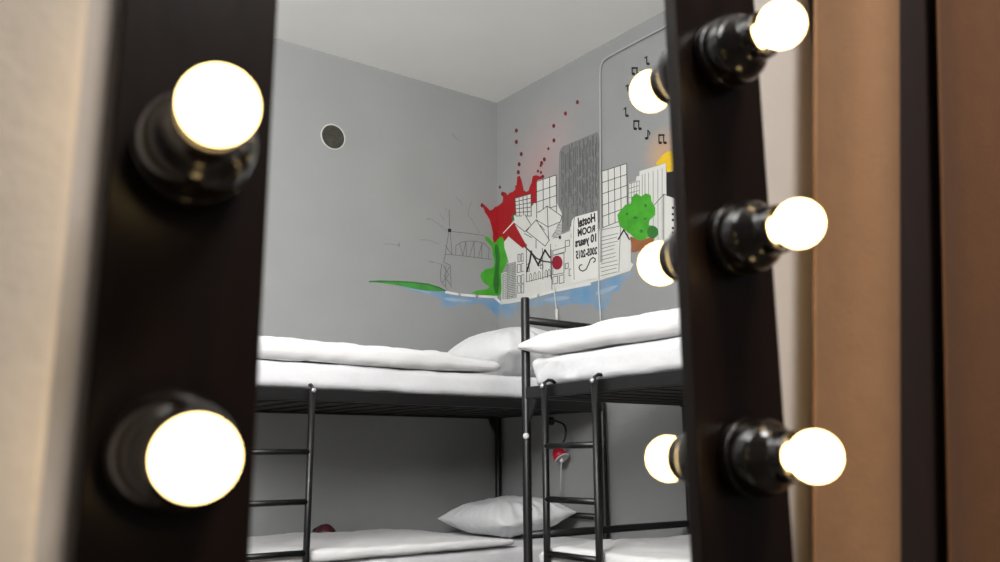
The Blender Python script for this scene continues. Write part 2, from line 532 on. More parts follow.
def duvet(a, b, label, seed, fn=None, r=0.042, amp=0.010):
    def base(W, n, u):                          # soft lumps with narrow creases
        k = amp*fbm(W, 3.2, seed)
        c = noise.noise(Vector((W.x*7+seed, W.y*7, W.z*9)))
        k -= 0.45*amp*max(0.0, 1-abs(c)*7)
        W = W + n*k
        W.z = max(W.z, a[2])
        return W
    f2 = (lambda W, n, u: fn(base(W, n, u), n, u)) if fn else base
    bm = soft_block(a, b, r, 0.028, f2)
    return tag(build('duvet', bm, M['duvet'], None, True, at=((a[0]+b[0])/2, (a[1]+b[1])/2, a[2])), label, 'duvet', 'white duvets')

ZM = H + 0.420                                  # top of the upper mattresses
ZL = H - 0.435                                  # top of the lower mattresses
mattress((1.22, LF-0.004, ZR+0.001), (3.325, YW-0.07, ZM), 'white sheeted mattress on the top bunk by the back wall', 1.0)
mattress((1.22, LF+0.012, 0.342), (3.325, YW-0.07, ZL), 'white sheeted mattress on the lower bunk under the grey pillow', 2.0)
def rm_fn(W, n, u):                             # gathered sheet folds near the far corner
    k = (0.25+0.75*smooth01((W.y-RE+0.75)/0.55))*smooth01((RX+0.13-W.x)/0.1)
    w_ = noise.noise(Vector((W.y*9 + W.z*5, W.z*3.0, 4.0))) + 0.6*noise.noise(Vector((W.y*24 + W.z*13, W.z*4, 9.0)))
    W = W.copy(); W.x += 0.045*k*abs(w_)*smooth01((ZM+0.01-W.z)/0.06)
    return W
mattress((RX-0.004, 1.05, ZR+0.001), (XW-0.07, RE-0.035, ZM+0.006), 'white sheeted mattress on the top bunk under the city mural', 3.0, rm_fn)
mattress((RX+0.012, 1.05, 0.342), (XW-0.07, RE-0.04, ZL+0.01), 'white sheeted mattress on the lower bunk behind the bolted ladder', 4.0)

def d_ul(W, n, u):                              # the far end thins into a pointed lip
    W = W.copy()
    t = smooth01((W.x-2.22)/0.42)
    mid = ZM + 0.030
    W.z = W.z*(1-0.55*t) + mid*(0.55*t)
    k = smooth01((W.x-2.35)/0.28)*smooth01((LF+0.35-W.y)/0.35)
    W.x += 0.10*k
    W.z = max(W.z, ZM+0.003)
    if n.y < -0.3: W.y -= 0.01*math.sin(W.x*7)
    return W
duvet((1.22, LF-0.030, ZM+0.003), (2.56, YW-0.08, ZM+0.102), 'white duvet spread over the top bunk by the back wall', 5.0, d_ul)
def d_ll(W, n, u):
    W = W.copy()
    t = smooth01((W.x-2.40)/0.36)
    W.z = W.z*(1-0.5*t) + (ZL+0.02)*0.5*t
    k = smooth01((W.x-2.45)/0.22)*smooth01((LF+0.3-W.y)/0.3)
    W.x += 0.07*k
    W.z = max(W.z, ZL+0.004)
    return W
duvet((1.22, LF-0.010, ZL+0.004), (2.66, YW-0.15, ZL+0.052), 'white duvet on the shaded lower bunk by the back wall', 6.0, d_ll, 0.022, 0.008)
def d_ur(W, n, u):
    W = W.copy()
    k = smooth01((W.y-RE+0.264)/0.26)*smooth01((RX+0.22-W.x)/0.2)
    W.y += 0.075*k
    W.x -= 0.030*k
    t = smooth01((W.y-RE+0.184)/0.20)
    mid = ZM + 0.056
    W.z = W.z*(1-0.68*t) + mid*0.68*t
    W.z = max(W.z, ZM+0.007)
    if W.x > RX-0.020: W.y = min(W.y, RE-0.028)     # the corner hangs over in front of the post
    return W
duvet((RX-0.030, 1.05, ZM+0.010), (XW-0.08, RE-0.059, ZM+0.112), 'white duvet on the top bunk with its corner over the tall post', 7.0, d_ur)
def d_lr(W, n, u):
    W = W.copy()
    t = smooth01((W.y-RE+0.344)/0.3)
    W.z = W.z - 0.02*t + 0.012*math.sin(W.y*30+W.x*8)*t*(1 if n.z > 0.3 else 0)
    W.z = max(W.z, ZL+0.014)
    return W
duvet((RX-0.012, 1.05, ZL+0.014), (XW-0.08, RE-0.074, ZL+0.090), 'white rumpled duvet on the lower bunk behind the bolted ladder', 8.0, d_lr, 0.03, 0.010)

def pillow(ctr, lx, ly, t, label, seed, tilt=0.0, rz=0.0, base=None):
    bm = bmesh.new()
    n = 44
    def pt(i, j, sg):
        u = -1+2*i/n; v = -1+2*j/n
        pu = 1-0.055*(1-v*v)*1.0; pv = 1-0.055*(1-u*u)       # sides bow in between the corners
        x = u*lx/2*(1-0.06*(1-abs(v)**1.5)*u*u); y = v*ly/2*(1-0.06*(1-abs(u)**1.5)*v*v)
        prof = max(0, (1-abs(u)**2.6))**0.62*max(0, (1-abs(v)**2.6))**0.62
        z = sg*t/2*prof
        q = Vector((x*3, y*3, sg*0.4))
        edge = (1-prof)*prof*4
        z += sg*prof*0.016*fbm(Vector((x, y, sg)), 5, seed) + edge*0.006*math.sin(math.atan2(y, x)*26+seed)*sg
        return Vector((x, y, z))
    top, bot = {}, {}
    for i in range(n+1):
        for j in range(n+1):
            top[i, j] = bm.verts.new(pt(i, j, 1))
            bot[i, j] = top[i, j] if i in (0, n) or j in (0, n) else bm.verts.new(pt(i, j, -1))
    for i in range(n):
        for j in range(n):
            bm.faces.new((top[i, j], top[i+1, j], top[i+1, j+1], top[i, j+1]))
            f = (bot[i, j], bot[i, j+1], bot[i+1, j+1], bot[i+1, j])
            try: bm.faces.new(f)
            except ValueError: pass
    R_ = Matrix.Rotation(rz, 4, 'Z') @ Matrix.Rotation(-tilt, 4, 'Y')
    bmesh.ops.transform(bm, matrix=R_, verts=bm.verts)
    zmin = min(v.co.z for v in bm.verts)
    c = Vector((ctr[0], ctr[1], base - zmin))
    bmesh.ops.translate(bm, verts=bm.verts, vec=c)
    return tag(build('pillow', bm, M['pillow'], None, True, at=(ctr[0], ctr[1], base)), label, 'pillow', 'white pillows')
pillow((2.97, 3.93), 0.56, 0.74, 0.29, 'plump white pillow on the top bunk under the painted riverbank', 2.0, 0.10, 0.0, ZM)
pillow((3.06, 4.09), 0.50, 0.70, 0.20, 'shaded white pillow on the lower bunk below the rear post', 6.0, 0.10, 0.0, ZL+0.004)

# ------------------------------------------------------------------ small wall things
vc = on_axis(333, 137, 1, YW)
ve = empty('wall_vent', vc, 'round dark air vent high on the grey back wall', 'vent')
bm = bmesh.new()
lathe(bm, [(0.074, 0.004), (0.0775, 0.007), (0.0815, 0.006), (0.083, 0.0), (0.074, 0.0), (0.074, 0.004)], vc, (0, -1, 0), 48)
build('rim', bm, M['vent_rim'], ve, True)
bm = bmesh.new()
lathe(bm, [(0.0, 0.001), (0.074, 0.001)], vc, (0, -1, 0), 48)
build('duct_shade_disc', bm, M['vent_dark'], ve)  # flat disc; the shade of the hole is put into its dark colour
bm = bmesh.new()
for k in range(6):
    z = vc.z - 0.055 + 0.022*k
    w = math.sqrt(max(0, 0.072**2 - (z-vc.z)**2))
    tube(bm, [(vc.x-w, vc.y-0.003, z), (vc.x+w, vc.y-0.003, z)], 0.0018, 8)
build('grille', bm, M['vent_dark'], ve)

# cable trunking on the side wall: runs under the ceiling then down through the mural
g = lambda x, y, o=0.0145: on_axis(x, y, 0, XW-o)
pts = [g(700, 7), g(661, 29), g(630, 45), g(609, 56.5), g(603, 61), g(600.5, 67), g(600, 76), g(600.2, 120), g(600.6, 200), g(601, 262)]
bm = bmesh.new(); tube(bm, pts, 0.0046, 12)
M['pipe'] = mat('painted_pipe', srgb(172, 172, 170), 0.6, var=0.03, scale=30)
tag(build('cable_pipe', bm, M['pipe'], None, True, at=pts[-1]), 'thin pale cable pipe running down the painted side wall', 'pipe')
bm = bmesh.new()
pts = [g(598.5, 268, 0.0115), g(598.8, 290, 0.0115), g(600, 310, 0.0115), g(602, 345, 0.0115)]
tube(bm, pts, 0.004, 8)
tag(build('lamp_cord', bm, M['white_plastic'], None, True, at=pts[-1]), 'plain white cord hanging from the pipe over the painted water', 'cord', 'cords hanging on the side wall')
ce = empty('lamp_cord', g(557, 345, 0.0115), 'white cord with an inline switch hanging beside the tall post', 'cord', 'cords hanging on the side wall')
bm = bmesh.new(); tube(bm, [g(554, 284, 0.0115), g(555, 298, 0.0115), g(556.5, 311, 0.0125), g(557, 345, 0.0115)], 0.0035, 8)
build('cord', bm, M['white_plastic'], ce, True)
a, b = g(556.6, 309, 0.018), g(557, 320, 0.018)
bm = bmesh.new(); tube(bm, [a, a.lerp(b, 0.1), a.lerp(b, 0.9), b], [0.006, 0.0095, 0.0095, 0.006], 12)
build('switch', bm, M['white_plastic'], ce, True)

# red reading lamp on the side wall above the lower bunk
l0 = on_axis(552, 421, 0, XW)
le = empty('reading_lamp', l0, 'red reading lamp on a black bent arm seen through the ladder', 'lamp')
bm = bmesh.new()
lathe(bm, [(0, 0.0), (0.026, 0.0), (0.026, 0.012), (0.020, 0.018), (0, 0.018)], l0, (-1, 0, 0), 24)
build('wall_plate', bm, M['black_rubber'], le, True)
tp = on_axis(556, 449.5, 0, XW-0.10)
bm = bmesh.new()
ctl = [l0 + Vector((-0.016, 0, 0)), l0 + Vector((-0.05, 0.0, 0.012)), on_axis(563, 424, 0, XW-0.09), on_axis(565.5, 436, 0, XW-0.11), on_axis(561, 446, 0, XW-0.105), tp]
cv = []
for k in range(len(ctl)-1):
    p0, p1, p2, p3 = ctl[max(0, k-1)], ctl[k], ctl[k+1], ctl[min(len(ctl)-1, k+2)]
    for q in range(6):
        t = q/6
        cv.append(0.5*((2*p1) + (-p0+p2)*t + (2*p0-5*p1+4*p2-p3)*t*t + (-p0+3*p1-3*p2+p3)*t**3))
cv.append(tp)
tube(bm, cv, 0.006, 10)
build('arm', bm, M['black_rubber'], le, True)
sa = Vector((0.10, -0.62, -0.75)).normalized()
bm = bmesh.new()
lathe(bm, [(0.0, -0.004), (0.016, -0.003), (0.022, 0.004), (0.033, 0.016), (0.041, 0.038), (0.045, 0.066), (0.0435, 0.066), (0.039, 0.040), (0.028, 0.020), (0.0, 0.008)], tp, sa, 32)
build('shade', bm, M['red_plastic'], le, True)
bm = bmesh.new()
lathe(bm, [(0.0, 0.050), (0.020, 0.052), (0.0430, 0.0640), (0.0462, 0.0650), (0.0468, 0.0700), (0.0450, 0.0715), (0.034, 0.066), (0.0, 0.060)], tp, sa, 32)
tag(build('shade_rim', bm, M['white_plastic'], le, True), 'white rim')
bm = bmesh.new()
p = tp + sa*0.060
lathe(bm, [(0.0, 0.0), (0.010, 0.0), (0.013, 0.014), (0.011, 0.026), (0.0, 0.030)], p, sa*0.4 + Vector((0, 0, -0.8)), 16)
build('switch', bm, M['white_plastic'], le, True)
bm = bmesh.new()
q = on_axis(560, 496, 0, XW-0.05)
tube(bm, [p + Vector((0, 0, -0.02)), p.lerp(q, 0.5) + Vector((0.004, 0.003, 0)), q], 0.0028, 8)
build('cord', bm, M['white_plastic'], le, True)

# maroon lamp on the back wall, only its top shows over the lower bed
pm = on_axis(321, 528.5, 1, YW-0.055)
mz = pm.z + 0.022
me_ = empty('reading_lamp', (pm.x, YW, mz-0.03), 'dark maroon lamp on the back wall peeping over the lower duvet', 'lamp')
bm = bmesh.new()
c0 = Vector((pm.x, YW-0.072, mz))
lathe(bm, [(0.0, 0.0), (0.022, 0.002), (0.036, 0.010), (0.050, 0.028), (0.062, 0.052), (0.060, 0.052), (0.048, 0.030), (0.0, 0.012)], c0, (0.25, -0.1, -1), 32)
build('shade', bm, M['maroon'], me_, True)
bm = bmesh.new()
tube(bm, [(pm.x-0.02, YW-0.002, mz-0.035), (pm.x-0.02, YW-0.03, mz-0.025), (pm.x, YW-0.07, mz-0.006)], 0.007, 10)
build('arm', bm, M['black_rubber'], me_, True)

# ------------------------------------------------------------------ the mural
def zm(x0, y0, k):
    return lambda pts: [(x0+x/k, y0+y/k) for x, y in pts]
A = zm(360, 80, 2.341); B = zm(470, 90, 4.683); C_ = zm(470, 190, 4.683); D = zm(560, 90, 4.683); E_ = zm(560, 190, 4.325)
Fz = zm(360, 180, 4.014); G = zm(496, 230, 7.5); K = zm(476, 170, 9.367); Mz = zm(520, 180, 9.367); Nz = zm(550, 120, 9.367); T = zm(565, 200, 7.025); S6 = zm(600, 40, 4.01)

def _px(p):
    q = p - Vector((0, 0, H)); d = q.dot(CF)
    return 500 + FPX*q.dot(CR)/d, 281 - FPX*q.dot(CU)/d
_ca, _cb = _px(Vector((XW, YW, ZC))), _px(Vector((XW, YW, H)))
def corner_x(y): return _ca[0] + (y-_ca[1])*(_cb[0]-_ca[0])/(_cb[1]-_ca[1])   # the room's corner
def clip(poly, keep_left):
    out = []
    n = len(poly)
    ins = lambda p: (p[0] <= corner_x(p[1])) == keep_left
    for i in range(n):
        p, q = poly[i], poly[(i+1) % n]
        if ins(p): out.append(p)
        if ins(p) != ins(q):
            fp, fq = p[0]-corner_x(p[1]), q[0]-corner_x(q[1])
            t = fp/(fp-fq)
            m = (p[0]+(q[0]-p[0])*t, p[1]+(q[1]-p[1])*t)
            out.append(m)
    return out
def soften(pts, it=2):
    for _ in range(it):
        q = []
        for i in range(len(pts)):
            a, b = pts[i], pts[(i+1) % len(pts)]
            q += [(a[0]*.75+b[0]*.25, a[1]*.75+b[1]*.25), (a[0]*.25+b[0]*.75, a[1]*.25+b[1]*.75)]
        pts = q
    return pts
def poly(bm, pts, off):
    for left in (True, False):
        c = clip(pts, left)
        if len(c) < 3: continue
        w = [on_axis(x, y, 1, YW-off) if left else on_axis(x, y, 0, XW-off) for x, y in c]
        flat = [Vector((p.x, p.z, 0)) if left else Vector((-p.y, p.z, 0)) for p in w]
        vs = [bm.verts.new(p) for p in w]
        for t in tessellate_polygon([flat]):
            if len(set(t)) < 3: continue
            f = bm.faces.new([vs[i] for i in t])
            f.normal_update()
            want = Vector((0, -1, 0)) if left else Vector((-1, 0, 0))
            if f.normal.dot(want) < 0: f.normal_flip()
def line(bm, pts, w, off):
    for (x0, y0), (x1, y1) in zip(pts, pts[1:]):
        L = math.hypot(x1-x0, y1-y0)
        if L < 1e-6: continue
        ux, uy = (x1-x0)/L, (y1-y0)/L
        nx, ny = -uy*w/2, ux*w/2
        e = w*0.3
        x0_, y0_, x1_, y1_ = x0-ux*e, y0-uy*e, x1+ux*e, y1+uy*e
        poly(bm, [(x0_+nx, y0_+ny), (x1_+nx, y1_+ny), (x1_-nx, y1_-ny), (x0_-nx, y0_-ny)], off)
def ell(cx, cy, rx, ry, n=18, a0=0.0): return [(cx+rx*math.cos(2*PI*k/n+a0), cy+ry*math.sin(2*PI*k/n+a0)) for k in range(n)]
mur = empty('city_mural', on_axis(497, 300, 1, YW-0.002), 'painted city mural with red splash and river across the room corner', 'mural')
L0 = 0.0004
SOFT = ('river', 'pale_ripple', 'bush', 'bush_shade', 'river_bank', 'sun_glow', 'ivy', 'trunk')
APART = ('pale_ripple', 'tree_shade', 'sketch_mark', 'window_mark', 'ivy', 'river')
def area(name, pts_list, m, layer, parent=mur, label=None):
    if name in SOFT: pts_list = [soften(p) for p in pts_list]
    if name in APART and len(pts_list) > 1:     # strokes that stand apart are parts of their own
        return [area(name, [p], m, layer, parent) for p in pts_list][0]
    bm = bmesh.new()
    for p in pts_list: poly(bm, p, L0*layer)
    return build(name, bm, M[m], parent)
def lines(name, segs, w, m, layer, parent=mur):
    if name in ('sketch_stroke', 'quay_line', 'quay_wall') and len(segs) > 1:
        return [lines(name, [s], w, m, layer + 0.3*k, parent) for k, s in enumerate(segs)][0]
    bm = bmesh.new()
    for s in segs: line(bm, s, w, L0*layer)
    return build(name, bm, M[m], parent)

# river, bank
area('river', [Fz([(150, 424), (240, 436), (345, 446), (420, 460), (548, 466), (562, 470), (562, 556), (548, 545), (525, 520), (500, 500), (470, 492), (440, 504), (400, 500), (380, 512), (330, 508), (318, 492), (350, 486), (300, 470), (250, 456), (190, 440)]),
               A([(327, 508), (345, 524), (430, 508), (460, 492), (560, 474), (637, 446), (640, 458), (610, 474), (612, 492), (585, 500), (590, 522), (558, 548), (545, 520), (520, 530), (500, 520), (470, 532), (440, 522), (400, 536), (372, 528), (360, 548), (344, 562), (330, 540)])], 'blue', 1)
area('pale_ripple', [Fz([(330, 470), (400, 476), (470, 486), (400, 490), (345, 484)]), A([(420, 515), (470, 504), (500, 510), (450, 520)]), A([(545, 498), (600, 478), (606, 484), (560, 506)]), Fz([(180, 432), (250, 442), (300, 455), (250, 450)])], 'pale_blue', 2)
area('river_bank', [Fz([(40, 408), (60, 404), (120, 405), (200, 409), (250, 413), (290, 420), (330, 436), (348, 446), (300, 447), (230, 440), (180, 428), (110, 416)])], 'bank', 3)
lines('bank_edge', [Fz([(38, 408), (80, 406), (160, 408), (220, 412), (275, 419), (318, 432), (345, 446)])], 1.5, 'dark_green', 4)
lines('quay_line', [Fz([(345, 450), (400, 460), (470, 466), (548, 470)]), C_([(120, 506), (145, 530), (185, 526), (240, 516), (320, 494), (400, 472), (480, 456), (562, 440)]), E_([(0, 432), (60, 418), (150, 390), (230, 368), (300, 345), (312, 322)])], 2.4, 'paper', 5)

# bridge drawn in thin lines
br = lines('bridge', [Fz([(358, 118), (360, 196)]), Fz([(356, 212), (350, 250), (342, 300)]), Fz([(363, 212), (366, 260), (370, 300)]), Fz([(368, 207), (420, 212), (500, 223)]), Fz([(385, 264), (405, 250), (432, 245), (465, 246), (495, 253), (520, 276)]),
                Fz([(340, 298), (400, 303), (470, 312), (530, 319)]), Fz([(342, 262), (370, 300)]), Fz([(385, 264), (384, 300)]), Fz([(425, 247), (427, 306)]), Fz([(458, 246), (459, 310)]), Fz([(490, 252), (488, 314)]), Fz([(518, 276), (516, 317)]),
                Fz([(400, 254), (413, 304), (425, 247)]), Fz([(440, 306), (458, 246)]), Fz([(475, 312), (490, 252)])], 0.6, 'faint', 2)
lines('pylon', [Fz([(342, 300), (336, 330), (362, 342), (366, 432)]), Fz([(328, 338), (323, 375), (324, 405), (350, 438)]), Fz([(335, 345), (356, 380), (330, 410)]), Fz([(362, 345), (338, 385), (362, 420)]), Fz([(345, 345), (343, 430)])], 0.6, 'faint', 2, mur)
area('pylon_head', [Fz([(353, 195), (367, 196), (366, 210), (353, 209)])], 'black', 3)
lines('sketch_stroke', [Fz([(268, 156), (290, 159), (318, 178), (345, 203)]), Fz([(385, 68), (400, 82), (412, 103)]), Fz([(447, 88), (438, 115), (434, 140), (452, 165), (482, 214)]), Fz([(240, 240), (275, 241), (315, 256)]), Fz([(95, 256), (130, 258), (158, 264)]),
                    Fz([(275, 325), (300, 331), (345, 344)]), Fz([(318, 132), (338, 160)]), Fz([(345, 116), (349, 124)]), [(452, 133), (456, 138), (459, 141)]], 0.7, 'pencil', 2)
area('sketch_mark', [ell(428.5, 219, 1.6, 0.9), ell(399, 245, 1.0, 2.4), ell(432, 262, 1.4, 1.0), ell(446, 209, 0.8, 0.8)], 'pencil', 3)

# red splash round the corner
area('paint_splash', [K([(43, 322), (58, 314), (72, 322), (105, 352), (132, 380), (155, 370), (178, 345), (200, 340), (225, 322), (248, 300), (254, 255), (240, 232), (246, 208), (268, 206), (286, 218), (292, 236), (318, 212), (342, 205), (368, 182), (366, 150), (380, 140), (386, 62), (410, 54), (424, 90), (440, 150), (446, 190), (470, 205), (492, 194), (505, 150), (520, 120), (530, 60), (562, 48), (600, 60), (628, 40), (640, 60), (600, 200), (562, 330), (540, 420), (365, 440), (330, 500), (300, 640), (240, 700), (200, 695), (176, 720), (156, 640), (160, 600), (148, 540), (130, 470), (108, 430), (84, 396), (72, 360)])], 'red', 4)
drops = B([(217, 190), (217, 243), (240, 300), (230, 348), (226, 385), (503, 57), (447, 110), (392, 168), (393, 236), (367, 275), (348, 325), (335, 342), (331, 354), (318, 380), (332, 386), (340, 410), (140, 455), (152, 486), (56, 540)])
for k, (x, y) in enumerate(drops):
    area('paint_drop', [ell(x, y, 1.5 if k not in (9, 12, 13, 14, 16) else 1.1, 2.2 if k not in (9, 12, 13, 14, 16) else 1.6, 14)], 'maroon_drop', 5)
# green bush in the corner
area('bush', [C_([(68, 214), (92, 224), (104, 242), (118, 250), (128, 232), (150, 212), (165, 250), (178, 300), (172, 345), (156, 372), (150, 400), (148, 470), (143, 492), (120, 496), (60, 492), (0, 482), (30, 470), (80, 466), (92, 452), (64, 436), (48, 405), (54, 385), (78, 368), (112, 366), (116, 330), (106, 300), (104, 270), (88, 248), (74, 236)])], 'green', 6)
area('bush_shade', [C_([(118, 250), (134, 262), (142, 320), (136, 390), (140, 440), (128, 494), (112, 470), (108, 430), (116, 380), (124, 320), (114, 285)])], 'dark_green', 7)
area('ivy', [Mz([(105, 215), (150, 225), (158, 290), (138, 322), (112, 326), (104, 280)]), K([(330, 430), (362, 405), (366, 470), (340, 475)])], 'dark_green', 6)

area('back_house', [C_([(205, 120), (285, 82), (300, 62), (408, 62), (430, 110), (428, 200), (380, 300), (270, 300), (215, 180)])], 'white', 6.5)
area('quay_wall', [C_([(146, 470), (480, 400), (562, 380), (562, 440), (480, 456), (400, 472), (320, 494), (240, 516), (185, 526), (146, 530)]), E_([(131, 362), (290, 300), (314, 318), (300, 345), (230, 368), (150, 390), (131, 396)])], 'white', 4.5)

# towers
def grid(c00, c10, c11, c01, nu, nv, edge=True):
    """Bars of a window grid over a four-cornered face (top-left, top-right, bottom-right, bottom-left)."""
    lp = lambda p, q, t: (p[0]+(q[0]-p[0])*t, p[1]+(q[1]-p[1])*t)
    out = []
    for i in range(0 if edge else 1, nu+1 if edge else nu): out.append([lp(c00, c10, i/nu), lp(c01, c11, i/nu)])
    for j in range(0 if edge else 1, nv+1 if edge else nv): out.append([lp(c00, c01, j/nv), lp(c10, c11, j/nv)])
    return out
gt = area('grey_tower', [Nz([(88, 305), (100, 275), (122, 245), (150, 236), (440, 112), (453, 125), (462, 200), (472, 260), (480, 345), (480, 960), (440, 960), (440, 900), (110, 1060), (82, 1050), (82, 500)])], 'grey', 6)
vs_ = []
rr = random.Random(3)
for k in range(26):
    x = 562 + 36*k/25 + rr.uniform(-0.4, 0.4)
    ytop = 146 - (x-562)*0.36 + rr.uniform(0, 10); y1 = rr.uniform(195, 226)
    while ytop < y1:
        yb = min(y1, ytop + rr.uniform(8, 26)); vs_.append([(x, ytop), (x+rr.uniform(-0.3, 0.3), yb)]); ytop = yb + rr.uniform(1, 6)
lines('facade_stroke', vs_, 0.45, 'line', 7, gt)
def tower(pts, quads, w=0.7, name='white_tower', layer=7, m='white'):
    t = area(name, [pts], m, layer)
    segs = []
    for q in quads: segs += grid(*q)
    if segs: lines('window_grid', segs, w, 'line', layer+1, t)
    return t
t1 = B([(211, 507), (285, 486), (287, 590), (215, 590)])
tower(t1, [(t1[0], t1[1], t1[2], t1[3], 4, 5)])
t2 = B([(310, 432), (318, 422), (403, 398), (407, 640), (312, 640)])
q2 = B([(312, 428), (403, 398), (406, 590), (312, 622)])
tower(t2, [(*q2, 3, 4)])
t3 = D([(194, 381), (312, 344), (317, 690), (198, 730)])
q3 = D([(196, 381), (312, 344), (316, 600), (200, 645)])
tower(t3, [(*q3, 4, 5)])
t4 = D([(320, 438), (356, 426), (358, 405), (372, 402), (372, 380), (495, 343), (499, 520), (499, 700), (360, 740), (320, 690)])
tt = area('white_tower', [t4], 'white', 7)
lines('window_grid', [D([(x, 400-(x-372)*0.3), (x+1, 700)]) for x in (385, 398, 415, 436, 458, 478)] + grid(*D([(322, 440), (372, 425), (372, 560), (322, 570)]), 4, 6), 0.5, 'faint', 8, tt)
t5 = D([(438, 545), (486, 488), (532, 505), (534, 700), (430, 745)])
tt = area('white_tower', [t5], 'white', 8)
lines('roof_line', [D([(440, 540), (486, 488), (532, 505)]), D([(486, 488), (486, 700)])], 0.7, 'line', 9, tt)
area('window_mark', [D([(524, y), (533, y+2), (533, y+13), (523, y+11)]) for y in (545, 575, 602, 640, 662)], 'black', 10, tt)
area('black_tower', [D([(499, 386), (536, 380), (542, 505), (532, 508), (499, 492)])], 'black', 7)
area('sun_glow', [D([(440, 354), (462, 326), (484, 300), (508, 286), (530, 284), (534, 384), (498, 386), (496, 345)])], 'yellow', 6)

# low houses along the quay
hb = area('brick_house', [G([(40, 325), (60, 318), (85, 314), (86, 250), (100, 240), (152, 228), (160, 516), (85, 527), (42, 528)])], 'white', 8)
lines('brick_pattern', grid(*G([(86, 256), (148, 240), (152, 505), (86, 516)]), 7, 20), 0.42, 'line', 9, hb)
lines('brick_pattern', grid(*G([(46, 330), (80, 322), (82, 512), (46, 518)]), 3, 14), 0.4, 'faint', 9, hb)
hw = area('tall_house', [G([(95, 240), (62, 130), (60, 90), (100, 40), (160, 60), (230, 130), (262, 170), (232, 300), (222, 478), (160, 516)])], 'white', 7)
wl = []
for (x, y, w_, h_) in ((165, 185, 16, 55), (190, 178, 14, 58), (212, 170, 12, 60), (160, 260, 22, 60), (192, 252, 18, 62), (162, 345, 22, 58), (192, 338, 18, 62), (163, 415, 20, 60), (192, 408, 16, 66)):
    wl.append(G([(x, y), (x+w_, y-4), (x+w_, y+h_-4), (x, y+h_), (x, y)]))
lines('window_grid', wl, 0.6, 'line', 8, hw)
cube = area('cube_house', [Mz([(0, 345), (48, 325), (110, 420), (150, 374), (180, 300), (255, 243), (392, 340), (378, 392), (330, 470), (300, 540), (294, 950), (40, 1010), (30, 640), (-40, 500), (-75, 420), (-50, 375)])], 'white', 9)
lines('roof_line', [Mz([(48, 325), (105, 425), (45, 485), (-60, 400)]), Mz([(110, 420), (150, 374), (275, 562), (235, 620), (60, 480), (105, 425)]), Mz([(180, 300), (255, 243), (392, 340), (378, 392), (262, 440), (150, 372)]), Mz([(255, 243), (262, 440)]), Mz([(262, 440), (268, 560)]), Mz([(378, 392), (300, 530)]), Mz([(185, 420), (230, 470)]), Mz([(40, 500), (110, 540)]),
                    Mz([(60, 600), (62, 950)]), Mz([(150, 560), (150, 640)]), Mz([(210, 640), (214, 930)]), Mz([(285, 600), (292, 930)])], 0.7, 'line', 10, cube)
lines('window_arch', [Mz([(x, y+60), (x, y), (x+10, y-16), (x+20, y), (x+20, y+60)]) for x, y in ((90, 890), (130, 880), (170, 870), (235, 858), (262, 850))] + [Mz([(x, y), (x+24, y-4), (x+24, y+26), (x, y+30), (x, y)]) for x, y in ((62, 790), (64, 830), (190, 765), (192, 800))] + [Mz([(58, 955), (180, 925), (292, 890)])], 0.55, 'line', 10, cube)
scr = area('screen_wall', [Mz([(328, 470), (383, 388), (384, 480), (340, 530), (310, 545), (300, 530)])], 'white', 10)
lines('brick_pattern', [Mz([(330-(y-470)*0.35, y+4), (383, y-6)]) for y in range(410, 545, 13) if y > 470] + [Mz([(345+(470-y)*0.1, y+2), (383, y-6)]) for y in range(420, 470, 13)], 0.5, 'line', 11, scr)
lh = area('low_house', [C_([(378, 275), (402, 262), (400, 230), (412, 210), (440, 204), (468, 192), (470, 172), (488, 165), (492, 420), (486, 444), (382, 468)])], 'white', 10)
wl = []
for q in ([(446, 238), (466, 234), (466, 262), (446, 266)], [(388, 408), (410, 402), (410, 436), (388, 441)], [(418, 402), (440, 396), (440, 434), (418, 438)], [(446, 345), (460, 342), (460, 366), (446, 370)], [(464, 372), (482, 367), (482, 398), (464, 402)], [(388, 284), (446, 268), (446, 290), (388, 306)], [(474, 205), (484, 203), (484, 222), (474, 224)], [(388, 306), (440, 295), (440, 388), (388, 398)]):
    q = C_(q); wl.append(q + [q[0]])
lines('window_grid', wl + [C_([(380, 280), (384, 468)])], 0.65, 'line', 11, lh)
area('window_mark', [C_(ell(421, 222, 6, 9, 12))], 'black', 11, lh)
sh = area('stone_house', [A([(558, 350), (575, 346), (610, 340), (634, 376), (634, 442), (612, 452), (560, 470)])], 'white', 8)
lines('roof_line', [A([(610, 340), (606, 450)]), A([(560, 352), (608, 342)])] + [A([(562+rr.uniform(0, 6), y), (600+rr.uniform(-6, 4), y-9)]) for y in range(368, 462, 9)], 0.6, 'faint', 9, sh)

